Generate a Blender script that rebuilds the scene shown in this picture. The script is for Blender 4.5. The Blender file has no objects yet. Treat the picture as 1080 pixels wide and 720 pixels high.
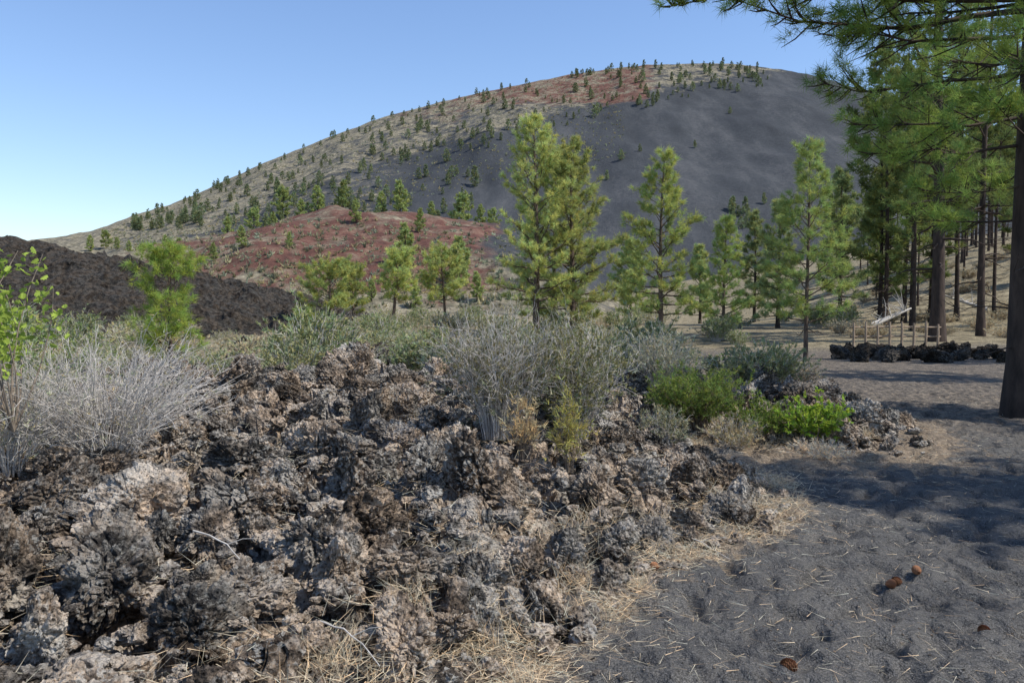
import bpy, math, random, bmesh, time
import numpy as np
T0=time.time()
C=bpy.context.scene.collection
CAMZ=1.6; F=848.0; TH=math.atan(40/F)
f32=np.float32
# ---------------------------------------------------------------- numpy noise
_PM=np.random.RandomState(11).permutation(256).astype(np.int32); _PM=np.concatenate([_PM,_PM])
_G=np.random.RandomState(3).normal(size=(256,3)); _G/=np.linalg.norm(_G,axis=1)[:,None]; _GX,_GY,_GZ=[np.ascontiguousarray(_G[:,i],dtype=f32) for i in range(3)]
def _h(ix,iy,iz,seed):
    h=(ix.astype(np.int64)*374761393+iy.astype(np.int64)*668265263+iz.astype(np.int64)*1274126177+seed*974711)&0xffffffff
    h=((h^(h>>13))*1274126177)&0xffffffff
    h=((h^(h>>16))*2246822519)&0xffffffff
    return h^(h>>15)
def perlin(p,seed=0):
    p=np.asarray(p); x,y,z=p[:,0],p[:,1],p[:,2]
    fl=[np.floor(v) for v in (x,y,z)]; fx,fy,fz=[(v-q).astype(f32) for v,q in zip((x,y,z),fl)]
    ix,iy,iz=[q.astype(np.int32)&255 for q in fl]; seed=seed*37&255
    u,v,w=[t*t*t*(t*(t*6-15)+10) for t in (fx,fy,fz)]
    flat=not fz.any(); out=np.zeros(len(p),dtype=f32)
    for a in (0,1):
        ha=_PM[((ix+a)&255)]; wx=u if a else 1-u
        for b in (0,1):
            hb=_PM[ha+((iy+b+seed)&255)&511]; wy=wx*(v if b else 1-v)
            for c in ((0,) if flat else (0,1)):
                g=_PM[(hb+((iz+c)&255))&511]
                out+=wy*(1 if flat else (w if c else 1-w))*(_GX[g]*(fx-a)+_GY[g]*(fy-b)+_GZ[g]*(fz-c))
    return out*1.6
def fbm(p,oct=4,seed=0,gain=.5,lac=2.07):
    o=0;a=1;p=np.asarray(p)
    fl=not p[:,2].any()
    for k in range(oct):
        o=o+a*perlin(p,seed+k*17); a*=gain; p=p*lac+3.1
        if fl: p[:,2]=0
    return o
def ridged(p,oct=4,seed=0,gain=.55,lac=2.1):
    o=0;a=1;p=np.asarray(p); fl=not p[:,2].any()
    for k in range(oct):
        o=o+a*(1-2*np.abs(perlin(p,seed+k*17))); a*=gain; p=p*lac+3.1
        if fl: p[:,2]=0
    return o
def worley(p,seed=0,dim=3,off=False):
    i=np.floor(p).astype(np.int64); f1=np.full(len(p),9.);f2=f1.copy(); cid=np.zeros(len(p),dtype=np.int64); ox=np.zeros(len(p)); oy=np.zeros(len(p))
    for a in (-1,0,1):
        for b in (-1,0,1):
            for c in ((-1,0,1) if dim==3 else (0,)):
                X=i[:,0]+a;Y=i[:,1]+b;Z=i[:,2]+c
                h=_h(X,Y,Z,seed); j1=(h&1023)/1023.;j2=((h>>10)&1023)/1023.;j3=((h>>20)&1023)/1023.
                dx=X+j1-p[:,0]; dy=Y+j2-p[:,1]
                d=dx**2+dy**2+((Z+j3-p[:,2])**2 if dim==3 else 0)
                d=np.sqrt(d); m=d<f1
                f2=np.where(m,f1,np.minimum(f2,d)); cid=np.where(m,h,cid); f1=np.where(m,d,f1)
                if off: ox=np.where(m,dx,ox); oy=np.where(m,dy,oy)
    if off: return f1,f2,cid,ox,oy
    return f1,f2,cid
def ss(x,a,b):
    t=np.clip((x-a)/(b-a),0,1); return t*t*(3-2*t)
def P3(x,y,z=0.): return np.stack([x,y,np.zeros_like(x)+z],-1)
# ---------------------------------------------------------------- camera mapping
def ray(px,py):
    u=(px-540)/F; v=(360-py)/F
    return u, v*math.sin(TH)+math.cos(TH), v*math.cos(TH)-math.sin(TH)
def at(px,py,Y):
    a,b,c=ray(px,py); t=Y/b; return a*t,Y,CAMZ+c*t
def topix(x,y,z):
    zz=z-CAMZ; d=y*math.cos(TH)-zz*math.sin(TH); v=y*math.sin(TH)+zz*math.cos(TH)
    return 540+F*x/d, 360-F*v/d
# ---------------------------------------------------------------- mesh helpers
def mk(name,V,Fc,mat,smooth=False,col=None):
    V=np.ascontiguousarray(V,dtype=f32); Fc=np.ascontiguousarray(Fc,dtype=np.int32); k=Fc.shape[1]
    me=bpy.data.meshes.new(name); me.vertices.add(len(V)); me.vertices.foreach_set('co',V.ravel())
    me.loops.add(Fc.size); me.loops.foreach_set('vertex_index',Fc.ravel())
    me.polygons.add(len(Fc)); me.polygons.foreach_set('loop_start',np.arange(len(Fc),dtype=np.int32)*k)
    me.polygons.foreach_set('use_smooth',np.full(len(Fc),smooth,dtype=bool))
    me.update(calc_edges=True)
    if col is not None:
        a=me.attributes.new('col','FLOAT_COLOR','POINT'); c=np.ones((len(V),4),dtype=f32); c[:,:3]=col
        a.data.foreach_set('color',c.ravel())
    me.materials.append(mat); return me
def ob(name,me,parent=None,loc=(0,0,0),rot=(0,0,0),sc=(1,1,1)):
    o=bpy.data.objects.new(name,me); C.objects.link(o); o.parent=parent; o.location=loc; o.rotation_euler=rot; o.scale=sc; return o
def tag(o,label=None,cat=None,group=None,kind=None):
    if label:o['label']=label
    if cat:o['category']=cat
    if group:o['group']=group
    if kind:o['kind']=kind
    return o
def thing(name,parts,label,cat,loc,rz=0,sc=1,group=None):
    e=ob(name,None,None,loc,(0,0,rz),(sc,)*3 if not isinstance(sc,tuple) else sc); e.empty_display_size=.2
    for n,me in parts: ob(n,me,e)
    return tag(e,label,cat,group)
def grid_faces(nr,nc,wrap=False):
    i=np.arange(nr-1)[:,None]; j=np.arange(nc if wrap else nc-1)[None,:]; j2=(j+1)%nc
    return np.stack([i*nc+j,i*nc+j2,(i+1)*nc+j2,(i+1)*nc+j],-1).reshape(-1,4)
def tubes(Pt,Rr,sides=3):
    Pt=np.asarray(Pt,float); n,k,_=Pt.shape; T=np.gradient(Pt,axis=1); T/=np.linalg.norm(T,axis=2)[...,None]+1e-9
    m=T.mean(1); ref=np.zeros((n,3)); ref[np.arange(n),np.argmin(np.abs(m),axis=1)]=1
    A=np.cross(T,ref[:,None,:]); A/=np.linalg.norm(A,axis=2)[...,None]+1e-9; B=np.cross(T,A)
    an=np.arange(sides)*2*math.pi/sides
    V=Pt[:,:,None,:]+Rr[:,:,None,None]*(np.cos(an)[None,None,:,None]*A[:,:,None,:]+np.sin(an)[None,None,:,None]*B[:,:,None,:])
    fi=grid_faces(k,sides,True); Fc=(np.arange(n)[:,None,None]*(k*sides)+fi[None]).reshape(-1,4)
    return V.reshape(-1,3),Fc
def nrm(a): return a/(np.linalg.norm(a,axis=-1,keepdims=True)+1e-9)
def tuft(Cn,D,K,L,w,spread,rs,tint=(1,1,1),var=.25):
    n=len(Cn); c=np.repeat(Cn,K,0); d=nrm(np.repeat(D,K,0)+spread*rs.normal(size=(n*K,3)))
    s=nrm(np.cross(d,rs.normal(size=(n*K,3))))*w
    l=L*rs.uniform(.7,1.1,(n*K,1)); c=c+rs.normal(size=c.shape)*L*.12
    V=np.stack([c-s,c+s,c+d*l],1).reshape(-1,3)
    sh=np.repeat(rs.uniform(1-var,1+var,(n,1)),K*3,0); hue=np.repeat(rs.uniform(-1,1,(n,1)),K*3,0)
    col=sh*np.array(tint)[None]*np.concatenate([1+.18*hue,np.ones_like(hue),1-.15*hue],1)
    return V,np.arange(n*K*3).reshape(-1,3),col
# ---------------------------------------------------------------- materials
def newmat(name):
    m=bpy.data.materials.new(name); m.use_nodes=True; nt=m.node_tree; nt.nodes.clear()
    out=nt.nodes.new('ShaderNodeOutputMaterial'); return m,nt,out
class N:
    def __init__(s,nt): s.nt=nt
    def n(s,t,**k):
        x=s.nt.nodes.new(t)
        for a,b in k.items(): setattr(x,a,b)
        return x
    def l(s,a,b): s.nt.links.new(a,b)
    def noise(s,vec,scale,detail=6,rough=.6,dist=0):
        x=s.n('ShaderNodeTexNoise'); s.l(vec,x.inputs['Vector']); x.inputs['Scale'].default_value=scale
        x.inputs['Detail'].default_value=detail; x.inputs['Roughness'].default_value=rough; x.inputs['Distortion'].default_value=dist
        return x.outputs['Fac']
    def vor(s,vec,scale,feature='F1'):
        x=s.n('ShaderNodeTexVoronoi',feature=feature); s.l(vec,x.inputs['Vector']); x.inputs['Scale'].default_value=scale; return x.outputs['Distance']
    def ramp(s,fac,stops):
        x=s.n('ShaderNodeValToRGB'); s.l(fac,x.inputs['Fac']); e=x.color_ramp.elements
        while len(e)<len(stops): e.new(.5)
        for q,(p,c) in zip(e,stops): q.position=p; q.color=(*c,1) if len(c)==3 else (c[0],)*3+(1,)
        return x.outputs['Color']
    def mix(s,fac,a,b,mode='MIX'):
        x=s.n('ShaderNodeMix',data_type='RGBA',blend_type=mode)
        for sock,v in ((x.inputs[0],fac),(x.inputs[6],a),(x.inputs[7],b)):
            if isinstance(v,(int,float)): sock.default_value=v
            elif isinstance(v,tuple): sock.default_value=(*v,1)
            else: s.l(v,sock)
        return x.outputs[2]
    def math(s,op,a,b=0.):
        x=s.n('ShaderNodeMath',operation=op)
        for i,v in enumerate((a,b)):
            if isinstance(v,(int,float)): x.inputs[i].default_value=v
            else: s.l(v,x.inputs[i])
        return x.outputs[0]
    def bump(s,h,dist,strength=1,prev=None):
        x=s.n('ShaderNodeBump'); s.l(h,x.inputs['Height']); x.inputs['Distance'].default_value=dist; x.inputs['Strength'].default_value=strength
        if prev is not None: s.l(prev,x.inputs['Normal'])
        return x.outputs['Normal']
    def bsdf(s,out,col,rough=.9,normal=None,spec=.25):
        b=s.n('ShaderNodeBsdfPrincipled'); b.inputs['Roughness'].default_value=rough; b.inputs['Specular IOR Level'].default_value=spec
        if isinstance(col,tuple): b.inputs['Base Color'].default_value=(*col,1)
        else: s.l(col,b.inputs['Base Color'])
        if normal is not None: s.l(normal,b.inputs['Normal'])
        s.l(b.outputs[0],out.inputs['Surface']); return b
def foliage(name,col,trans=.3,rough=.6):
    m,nt,out=newmat(name); q=N(nt); a=q.n('ShaderNodeAttribute',attribute_name='col')
    oi=q.n('ShaderNodeObjectInfo')
    base=q.mix(1.,a.outputs['Color'],col,'MULTIPLY')
    v=q.ramp(oi.outputs['Random'],[(0,(.8,)),(1,(1.18,))]); base=q.mix(1.,base,v,'MULTIPLY')
    b=q.n('ShaderNodeBsdfDiffuse')
    q.l(base,b.inputs['Color']); t=q.n('ShaderNodeBsdfTranslucent'); q.l(base,t.inputs['Color'])
    mx=q.n('ShaderNodeMixShader'); mx.inputs[0].default_value=trans; q.l(b.outputs[0],mx.inputs[1]); q.l(t.outputs[0],mx.inputs[2]); q.l(mx.outputs[0],out.inputs['Surface'])
    return m
def woody(name,c1,c2,scale=12,bd=.01):
    m,nt,out=newmat(name); q=N(nt); tc=q.n('ShaderNodeTexCoord').outputs['Object']
    mp=q.n('ShaderNodeMapping'); q.l(tc,mp.inputs[0]); mp.inputs['Scale'].default_value=(1,1,.3)
    f=q.noise(mp.outputs[0],scale,4,.65); c=q.ramp(f,[(.3,c1),(.7,c2)])
    q.bsdf(out,c,.9,q.bump(f,bd)); return m
def lava_mat(name,dark,mid,lite,dust,dustw=.5,lich=.5):
    m,nt,out=newmat(name); q=N(nt); g=q.n('ShaderNodeNewGeometry'); pos=g.outputs['Position']; oi=q.n('ShaderNodeObjectInfo')
    n1=q.noise(pos,4.5,5,.62); n2=q.noise(pos,26,6,.72); n3=q.noise(pos,90,3,.7); v1=q.vor(pos,34); v2=q.vor(pos,80)
    c=q.ramp(q.math('ADD',q.math('MULTIPLY',n1,.55),q.math('MULTIPLY',n2,.45)),[(.41,dark),(.49,mid),(.58,lite)])
    n4=q.noise(pos,1.9,4,.6); br=q.ramp(n4,[(.42,(0,)),(.57,(1,))]); c=q.mix(q.math('MULTIPLY',br,.85),c,q.mix(1.,c,(1.22,.96,.74),'MULTIPLY'))
    lf=q.ramp(q.noise(pos,26,3,.65,.6),[(.52,(0,)),(.58,(1,))]); l2=q.ramp(q.noise(pos,3.,3,.5),[(.45,(0,)),(.57,(1,))])
    c=q.mix(q.math('MULTIPLY',q.math('MULTIPLY',lf,l2),lich),c,(.50,.48,.43))
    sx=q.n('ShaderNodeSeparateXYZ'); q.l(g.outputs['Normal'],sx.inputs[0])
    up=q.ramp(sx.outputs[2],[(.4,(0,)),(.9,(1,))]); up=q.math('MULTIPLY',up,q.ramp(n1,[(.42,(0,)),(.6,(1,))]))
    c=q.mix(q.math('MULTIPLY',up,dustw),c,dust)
    pit=q.ramp(v1,[(.10,(.15,)),(.28,(1,))]); c=q.mix(1.,c,pit,'MULTIPLY')
    vr=q.ramp(oi.outputs['Random'],[(0,(.62,)),(1,(1.35,))]); c=q.mix(1.,c,vr,'MULTIPLY')
    h=q.math('ADD',q.math('MULTIPLY',n2,.9),q.math('MULTIPLY',v1,.8)); h=q.math('ADD',h,q.math('MULTIPLY',q.math('ADD',n3,v2),.2))
    q.bsdf(out,c,.95,q.bump(h,.055,1.),.12); return m
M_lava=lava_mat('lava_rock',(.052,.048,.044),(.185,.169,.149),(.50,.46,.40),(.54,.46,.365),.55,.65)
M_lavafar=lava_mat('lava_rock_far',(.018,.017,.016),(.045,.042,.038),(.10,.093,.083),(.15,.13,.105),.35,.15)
M_bark=woody('pine_bark',(.05,.037,.028),(.18,.13,.10),9,.03)
M_barkd=woody('dark_bark',(.025,.019,.016),(.09,.063,.048),6,.03)
M_grey=woody('grey_twig',(.40,.36,.32),(.72,.67,.60),30,.002)
M_brown=woody('brown_twig',(.13,.10,.075),(.36,.29,.22),30,.002)
M_bleach=woody('bleached_wood',(.36,.33,.29),(.65,.60,.53),20,.004)
M_fence=woody('fence_wood',(.20,.145,.10),(.45,.34,.24),14,.01)
M_pine=foliage('pine_needles',(.48,.52,.18),.48)
M_pined=foliage('dark_pine_needles',(.19,.235,.09),.42)
M_pinefar=foliage('far_pine_needles',(.24,.275,.135),.3)
M_pineyoung=foliage('young_pine_needles',(.48,.58,.11),.48)
M_sage=foliage('sage_leaves',(.42,.405,.27),.25)
M_tan=foliage('dry_leaves',(.52,.44,.29),.3)
M_green=foliage('bright_leaves',(.30,.46,.06),.45)
M_olive=foliage('olive_leaves',(.30,.29,.175),.3)
M_straw=foliage('straw',(.70,.57,.39),.3)
M_cone=woody('pine_cone_scale',(.14,.06,.03),(.38,.18,.09),40,.003)
def ground_mat():
    m,nt,out=newmat('cinder_ground'); q=N(nt); pos=q.n('ShaderNodeNewGeometry').outputs['Position']; a=q.n('ShaderNodeAttribute',attribute_name='col')
    s=q.n('ShaderNodeSeparateColor'); q.l(a.outputs['Color'],s.inputs[0])
    f=q.noise(pos,150,3,.8); v=q.vor(pos,130); f2=q.noise(pos,1.3,5,.62)
    c=q.ramp(f,[(.3,(.050,.049,.048)),(.5,(.120,.116,.110)),(.68,(.25,.24,.225))])
    c=q.mix(1.,c,q.ramp(f2,[(.35,(.80,.80,.81)),(.65,(1.2,1.17,1.12))]),'MULTIPLY')
    lit=q.ramp(q.noise(pos,55,4,.7,1.),[(.35,(.15,.115,.085)),(.55,(.34,.262,.18)),(.72,(.56,.44,.31))])
    lw=q.math('ADD',s.outputs[0],q.math('MULTIPLY',q.math('SUBTRACT',q.noise(pos,6,6,.72),.5),1.8)); lw=q.ramp(lw,[(.48,(0,)),(.76,(.88,))])
    c=q.mix(lw,c,lit)
    gr=q.ramp(q.noise(pos,1.6,7,.72),[(.35,(.11,.092,.06)),(.5,(.26,.215,.135)),(.65,(.45,.375,.24))])
    c=q.mix(s.outputs[1],c,gr)
    c=q.mix(q.math('MULTIPLY',s.outputs[2],.65),c,q.ramp(q.noise(pos,7,7,.78),[(.40,(.08,.066,.053)),(.5,(.19,.155,.12)),(.60,(.36,.285,.205))]))
    b=q.bump(q.math('ADD',f,v),.009,1.); b=q.bump(q.noise(pos,7,3,.55),.14,1.,b)
    q.bsdf(out,c,.95,b,.12); return m
M_ground=ground_mat()
def cone_mat():
    m,nt,out=newmat('cinder_slope'); q=N(nt); pos=q.n('ShaderNodeNewGeometry').outputs['Position']; a=q.n('ShaderNodeAttribute',attribute_name='col')
    s=q.n('ShaderNodeSeparateColor'); q.l(a.outputs['Color'],s.inputs[0])
    mp=q.n('ShaderNodeMapping'); q.l(pos,mp.inputs[0]); mp.inputs['Scale'].default_value=(1,.25,.5)
    st=q.noise(mp.outputs[0],.035,7,.65); fine=q.noise(pos,.45,7,.75)
    c=q.ramp(q.math('ADD',q.math('MULTIPLY',st,.65),q.math('MULTIPLY',fine,.35)),[(.37,(.044,.047,.051)),(.52,(.061,.065,.069)),(.64,(.100,.101,.102))])  # faint blue in these cinder greys is distance haze painted into the colour
    tn=q.ramp(fine,[(.36,(.095,.088,.064)),(.5,(.20,.178,.125)),(.62,(.37,.32,.225))])
    red=q.ramp(q.noise(pos,.3,6,.70),[(.34,(.088,.048,.040)),(.5,(.145,.071,.055)),(.68,(.24,.155,.11))])
    tw=q.ramp(q.math('ADD',s.outputs[0],q.math('MULTIPLY',q.math('SUBTRACT',q.noise(pos,.09,8,.78),.5),1.9)),[(.42,(0,)),(.66,(1,))])
    rw=q.ramp(q.math('ADD',s.outputs[1],q.math('MULTIPLY',q.math('SUBTRACT',q.noise(pos,.05,7,.72),.5),1.3)),[(.42,(0,)),(.62,(1,))])
    c=q.mix(rw,c,red); c=q.mix(tw,c,tn)
    q.bsdf(out,c,.95,q.bump(fine,.8,.9),.05); return m
M_conem=cone_mat()
# ---------------------------------------------------------------- terrain functions
POLY=np.array([(.02,3.4),(-.7,2.2),(-3,1.2),(-9,1.5),(-14,8),(-12,16),(-4,15),(1,14.5),(5.2,14),(5.6,11.5),(4.9,9.4),(4.1,8.2),(3.0,8.9),(2.1,9.1),(1.85,8.2),(2.4,7.2),(2.05,6.0),(1.4,5.3),(.7,4.7),(.3,3.9)])
def sdp(x,y):
    d=np.full(x.shape,1e9); ins=np.zeros(x.shape,bool); n=len(POLY)
    for i in range(n):
        ax,ay=POLY[i]; bx,by=POLY[(i+1)%n]; ex,ey=bx-ax,by-ay
        t=np.clip(((x-ax)*ex+(y-ay)*ey)/(ex*ex+ey*ey),0,1); d=np.minimum(d,(x-ax-t*ex)**2+(y-ay-t*ey)**2)
        c=((ay>y)!=(by>y)) & (x < ex*(y-ay)/(ey if ey else 1e-9)+ax); ins^=c
    d=np.sqrt(d); return np.where(ins,d,-d)
def ground_h(x,y):
    x=np.asarray(x,float);y=np.asarray(y,float); r=np.hypot(x,y)
    h=.5*perlin(P3(x/22,y/22),5)*ss(r,14,45)
    h=h+ss(x,12,50)*ss(y,32,66)*np.clip(x-12,0,80)*.19
    h=h+ss(r,200,2500)*(-6)
    near=1-ss(r,10,25)
    q=(r<25)
    if q.any():
        xx,yy=x[q],y[q]
        wx=xx+.08*perlin(P3(xx*3,yy*3),15); d=.03*fbm(P3(xx*1.7,yy*1.7),2,11)-.15*np.clip(perlin(P3(wx*3.2,yy*3.2),31)-.12,0,1)-.12*np.clip(perlin(P3(wx*6.5,yy*5.5),33)-.1,0,1)+.010*perlin(P3(xx*13,yy*13),8)
        h=h.copy(); h[q]+=d*near[q]
    return h
def gz(x,y): return float(ground_h(np.array([x]),np.array([y]))[0])
CP=np.array([(-500,318),(-200,318),(0,292),(110,243),(200,207),(300,163),(400,124),(500,97),(600,77),(680,67),(760,64),(830,72),(900,90),(960,118),(1060,180),(1200,260),(1400,318),(1900,320)],float)
CX=(CP[:,0]-540)/F*700; CZ=np.array([at(a,b,700)[2] for a,b in CP])
def smoothc(x):
    return (np.interp(x-14,CX,CZ)+np.interp(x,CX,CZ)*2+np.interp(x+14,CX,CZ))/4
def cone_h(x,y):
    x=np.asarray(x,float);y=np.asarray(y,float)
    zc=smoothc(x); y0=270+((x-100)/400)**2*90; s=(y-y0)/(700-y0)
    w=np.clip(s,0,1); p=np.where(s<0,s,np.where(s<1,w**1.12,1-(s-1)*1.1)).clip(-.3,1)
    n=fbm(P3(x/70,y/160),4,41)*7*np.clip(np.minimum(w*4,(1.02-w)*6),0,1)+fbm(P3(x/14,y/14),2,43)*.7
    return zc*p+n-3*(s<0)-1
RP=np.array([(60,350),(150,296),(200,270),(240,260),(290,249),(335,235),(375,227),(410,230),(440,228),(480,235),(530,244),(580,267),(640,328),(700,350)],float)
RX=(RP[:,0]-540)/F*200; RZ=np.array([at(a,b,200)[2] for a,b in RP])
def mound_h(x,y):
    x=np.asarray(x,float);y=np.asarray(y,float)
    zc=(np.interp(x-2,RX,RZ)+np.interp(x,RX,RZ)+np.interp(x+2,RX,RZ))/3; s=(y-100)/100.
    p=np.where(s<1,np.sin(np.clip(s,-.3,1)*math.pi/2),1-(s-1)*.9)
    return (zc+3)*p-3+fbm(P3(x/16,y/22),4,51,.5)*1.8*np.clip(s*3,0,1)*np.clip((1.25-s)*3,.45,1)
LP=np.array([(-400,232),(-100,240),(0,250),(60,262),(110,272),(180,284),(250,298),(320,315),(380,332),(430,347),(480,363)],float)
LX=(LP[:,0]-540)/F*60; LZ=np.array([at(a,b,60)[2] for a,b in LP])
def ridge_h(x,y):
    x=np.asarray(x,float);y=np.asarray(y,float); zc=np.interp(x,LX,LZ); s=(y-30)/30.
    p=np.where(s<1,np.sin(np.clip(s,-.3,1)*math.pi/2),1-(s-1)*1.2)
    return (zc+.8)*p-.8
def lava_base(x,y):
    x=np.atleast_1d(x);y=np.atleast_1d(y)
    sd=sdp(x,y); lift=.18+.052*np.clip(y-1.5,0,8); right=ss(x,-.5,1.6)
    lift=lift*(1-.5*right*(1-ss(y,9,12)*.5)); lift=lift*(1-.6*ss(y,10.5,15))
    return ss(sd,-.15,.8+.5*right)*lift-.12*(1-ss(sd,-.35,.0)), sd
# ---------------------------------------------------------------- ground sheet
azf=np.radians(np.linspace(-40,40,640)); azb=np.radians(np.linspace(40,320,80))[1:-1]
az=np.concatenate([azf,azb]); rad=np.concatenate([[.05,.6,1.2],np.geomspace(1.8,30,500),np.geomspace(31,6000,110)])
A,Rr=np.meshgrid(az,rad); X=(np.sin(A)*Rr).ravel(); Y=(np.cos(A)*Rr).ravel(); Z=ground_h(X,Y)
rr=np.hypot(X,Y); sd=np.full(len(X),-50.); q=rr<25; sd[q]=sdp(X[q],Y[q])
litter=np.clip(1-np.abs(sd+.02)/.55,0,1)*.8; litter=np.maximum(litter,.85*np.exp(-(((X-3.0)/1.5)**2+((Y-8.2)/.7)**2)))
litter+=np.where((X>2.5)&(rr>7.5)&(rr<40),.30*ss(rr,7.5,9.5),0)
far=ss(rr,13,20)*(1-ss(X,2,5)*(1-ss(Y,27,33))); far=np.clip(far,0,1)
pth=ss(Y,8.5,12)*ss(X,2,4)*(1-far)
Z=np.where(sd>.5,Z-.3,Z)
ob('ground',mk('ground',np.stack([X,Y,Z],1),grid_faces(len(rad),len(az),True),M_ground,True,np.stack([litter,far,pth],1)))['kind']='structure'
# ---------------------------------------------------------------- cinder cone
xs=np.linspace(-800,900,560); ys=np.linspace(230,960,260); XX,YY=np.meshgrid(xs,ys); X=XX.ravel();Y=YY.ravel(); Z=cone_h(X,Y)
pxx,pyy=topix(X,Y,Z); bnd=np.interp(pxx,[100,200,300,400,520,640,740,820,900],[330,262,212,176,144,112,92,79,60])
tanw=.60*ss(pyy,bnd+14,bnd-14)+.10*ss(pyy,bnd-20,bnd-60); low=ss(pyy,235,290)*ss(pxx,700,400)*.5; tanw=np.maximum(tanw,low)
tanw=np.maximum(tanw,.44*ss(pxx,520,360))
redw=.78*ss(pyy,124,98)*ss(pxx,450,530)*ss(pxx,720,660)+.42*ss(pxx,360,430)*ss(pxx,520,480)*ss(pyy,160,120)+.15*ss(pxx,350,420)*ss(pyy,bnd+8,bnd-8)
ob('cinder_cone',mk('cinder_cone',np.stack([X,Y,Z],1),grid_faces(len(ys),len(xs)),M_conem,True,np.stack([tanw*(1-.2*redw),redw*.85,0*redw],1)))['kind']='structure'
xs=np.linspace(-125,60,400); ys=np.linspace(88,330,240); XX,YY=np.meshgrid(xs,ys); X=XX.ravel();Y=YY.ravel(); Z=mound_h(X,Y)
pxx,pyy=topix(X,Y,Z)
redw=.90-.7*ss(pxx,480,560)+.2*perlin(P3(X/20,Y/20),61); tanw=.41+.12*ss(pxx,330,210)+.25*ss(pyy,285,325)
ob('red_cinder_mound',mk('red_cinder_mound',np.stack([X,Y,Z],1),grid_faces(len(ys),len(xs)),M_conem,True,np.stack([tanw,redw,0*redw],1)))['kind']='structure'
xs=np.linspace(-75,2,520); ys=np.linspace(27,100,280); XX,YY=np.meshgrid(xs,ys); X=XX.ravel();Y=YY.ravel(); Z=ridge_h(X,Y)
w=ss(Y,28,40); n=fbm(P3(X/2.2,Y/2.2),4,71); Z=Z+n*.6*w+.28*w*ridged(P3(X/1.1,Y/1.1),2,72)-.25*w
X=X+w*.35*fbm(P3(X/1.1,Y/1.1),3,73); Y=Y+w*.35*fbm(P3(X/1.1,Y/1.1,5.),3,75)
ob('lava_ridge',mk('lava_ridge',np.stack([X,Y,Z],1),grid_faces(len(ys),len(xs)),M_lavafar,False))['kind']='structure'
# near lava flow: tilted blocks
az=np.radians(np.linspace(-60,40,1050)); rad=np.geomspace(1.7,17,660); A,Rr=np.meshgrid(az,rad); X=(np.sin(A)*Rr).ravel();Y=(np.cos(A)*Rr).ravel()
hb,sd=lava_base(X,Y); ins=ss(sd,-.1,.4)
wx=X+.16*perlin(P3(X*1.6,Y*1.6),81)+.04*perlin(P3(X*7,Y*7),79); wy=Y+.16*perlin(P3(X*1.6+9,Y*1.6),82)+.04*perlin(P3(X*7,Y*7+4),78)
def blocks(s,seed,hh,tilt,gap,gw):
    f1,f2,cid,ox,oy=worley(P3(wx*s,wy*s),seed,2,True); e=f2-f1
    t1=((cid>>8)&255)/127.5-1; t2=((cid>>16)&255)/127.5-1
    return (hh*((cid&255)/255.-.5)+tilt*(t1*ox+t2*oy))*ss(e,0,.34)-gap*(1-ss(e,0,gw))
h=blocks(1.9,83,.22,.26,.14,.4)+blocks(4.6,84,.11,.14,.07,.4)+blocks(11,87,.045,.06,.025,.35)
h+=.035*fbm(P3(X*5,Y*5),3,85)+.018*fbm(P3(X*15,Y*15),2,86)+.010*perlin(P3(X*40,Y*40),88)
Z=hb+h*ins*(1-.35*ss(X,1.,2.5))-.07
Xd=X+ins*(.05*perlin(P3(X*4.5,Y*4.5,Z*6),91)+.018*fbm(P3(X*16,Y*16,Z*16),2,92)); Yd=Y+ins*(.05*perlin(P3(X*4.5,Y*4.5,Z*6+7),93)+.018*fbm(P3(X*16,Y*16,Z*16+5),2,94))
Z=np.where(sd<-.1,-.35,Z)
ob('lava_flow',mk('lava_flow',np.stack([Xd,Yd,Z],1),grid_faces(len(rad),len(az)),M_lava,False))['kind']='structure'
# ---------------------------------------------------------------- boulders: plane-cut chunks, then pits and roughness
def ico(n):
    bm=bmesh.new(); bmesh.ops.create_icosphere(bm,subdivisions=n,radius=1); V=np.array([v.co[:] for v in bm.verts]); Fc=np.array([[v.index for v in f.verts] for f in bm.faces]); bm.free(); return V,Fc
def rockshape(V,seed,rs,fine=True):
    o=rs.uniform(-50,50,3); npl=rs.randint(10,15); Nn=nrm(rs.normal(size=(npl,3))); dd=rs.uniform(.55,.9,npl)
    Vw=nrm(V+.10*np.stack([perlin(V*2.2+o,seed),perlin(V*2.2+o+7,seed+1),perlin(V*2.2+o+17,seed+2)],1))
    dot=Vw@Nn.T; r=np.where(dot>.08,dd[None]/np.maximum(dot,.08),9.).min(1); r=np.minimum(r,1.1)
    v=Vw*r[:,None]*np.array([1,rs.uniform(.7,1),rs.uniform(.7,1.)])
    f1,f2,c=worley(v*2.2+o,seed+1); e=f2-f1
    d=.12*ss(e,0,.2)-.10+.18*((c&255)/255.-.5)*ss(e,0,.2)
    if fine:
        f1,f2,c=worley(v*5+o,seed+2); e=f2-f1; d+=.06*ss(e,0,.25)-.03+.09*((c&255)/255.-.5)*ss(e,0,.25)
        f1,f2,c=worley(v*9+o,seed+3); d-=.10*(1-ss(f1,.1,.42))*((c&3)>1)
        d+=.045*fbm(v*7+o,3,seed+4,.6)+.015*perlin(v*26+o,seed+5)+.010*perlin(v*46+o,seed+6)
    else: d+=.06*fbm(v*5+o,3,seed+4)
    return v+nrm(V)*d[:,None]
rs=np.random.RandomState(21); IV,IF=ico(7)
PR=[mk('lava_boulder',rockshape(IV,100+i*9,rs),IF,M_lava) for i in range(10)]
IV5,IF5=ico(5); PRf=[mk('lava_boulder_far',rockshape(IV5,300+i*9,rs),IF5,M_lavafar) for i in range(4)]
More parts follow.
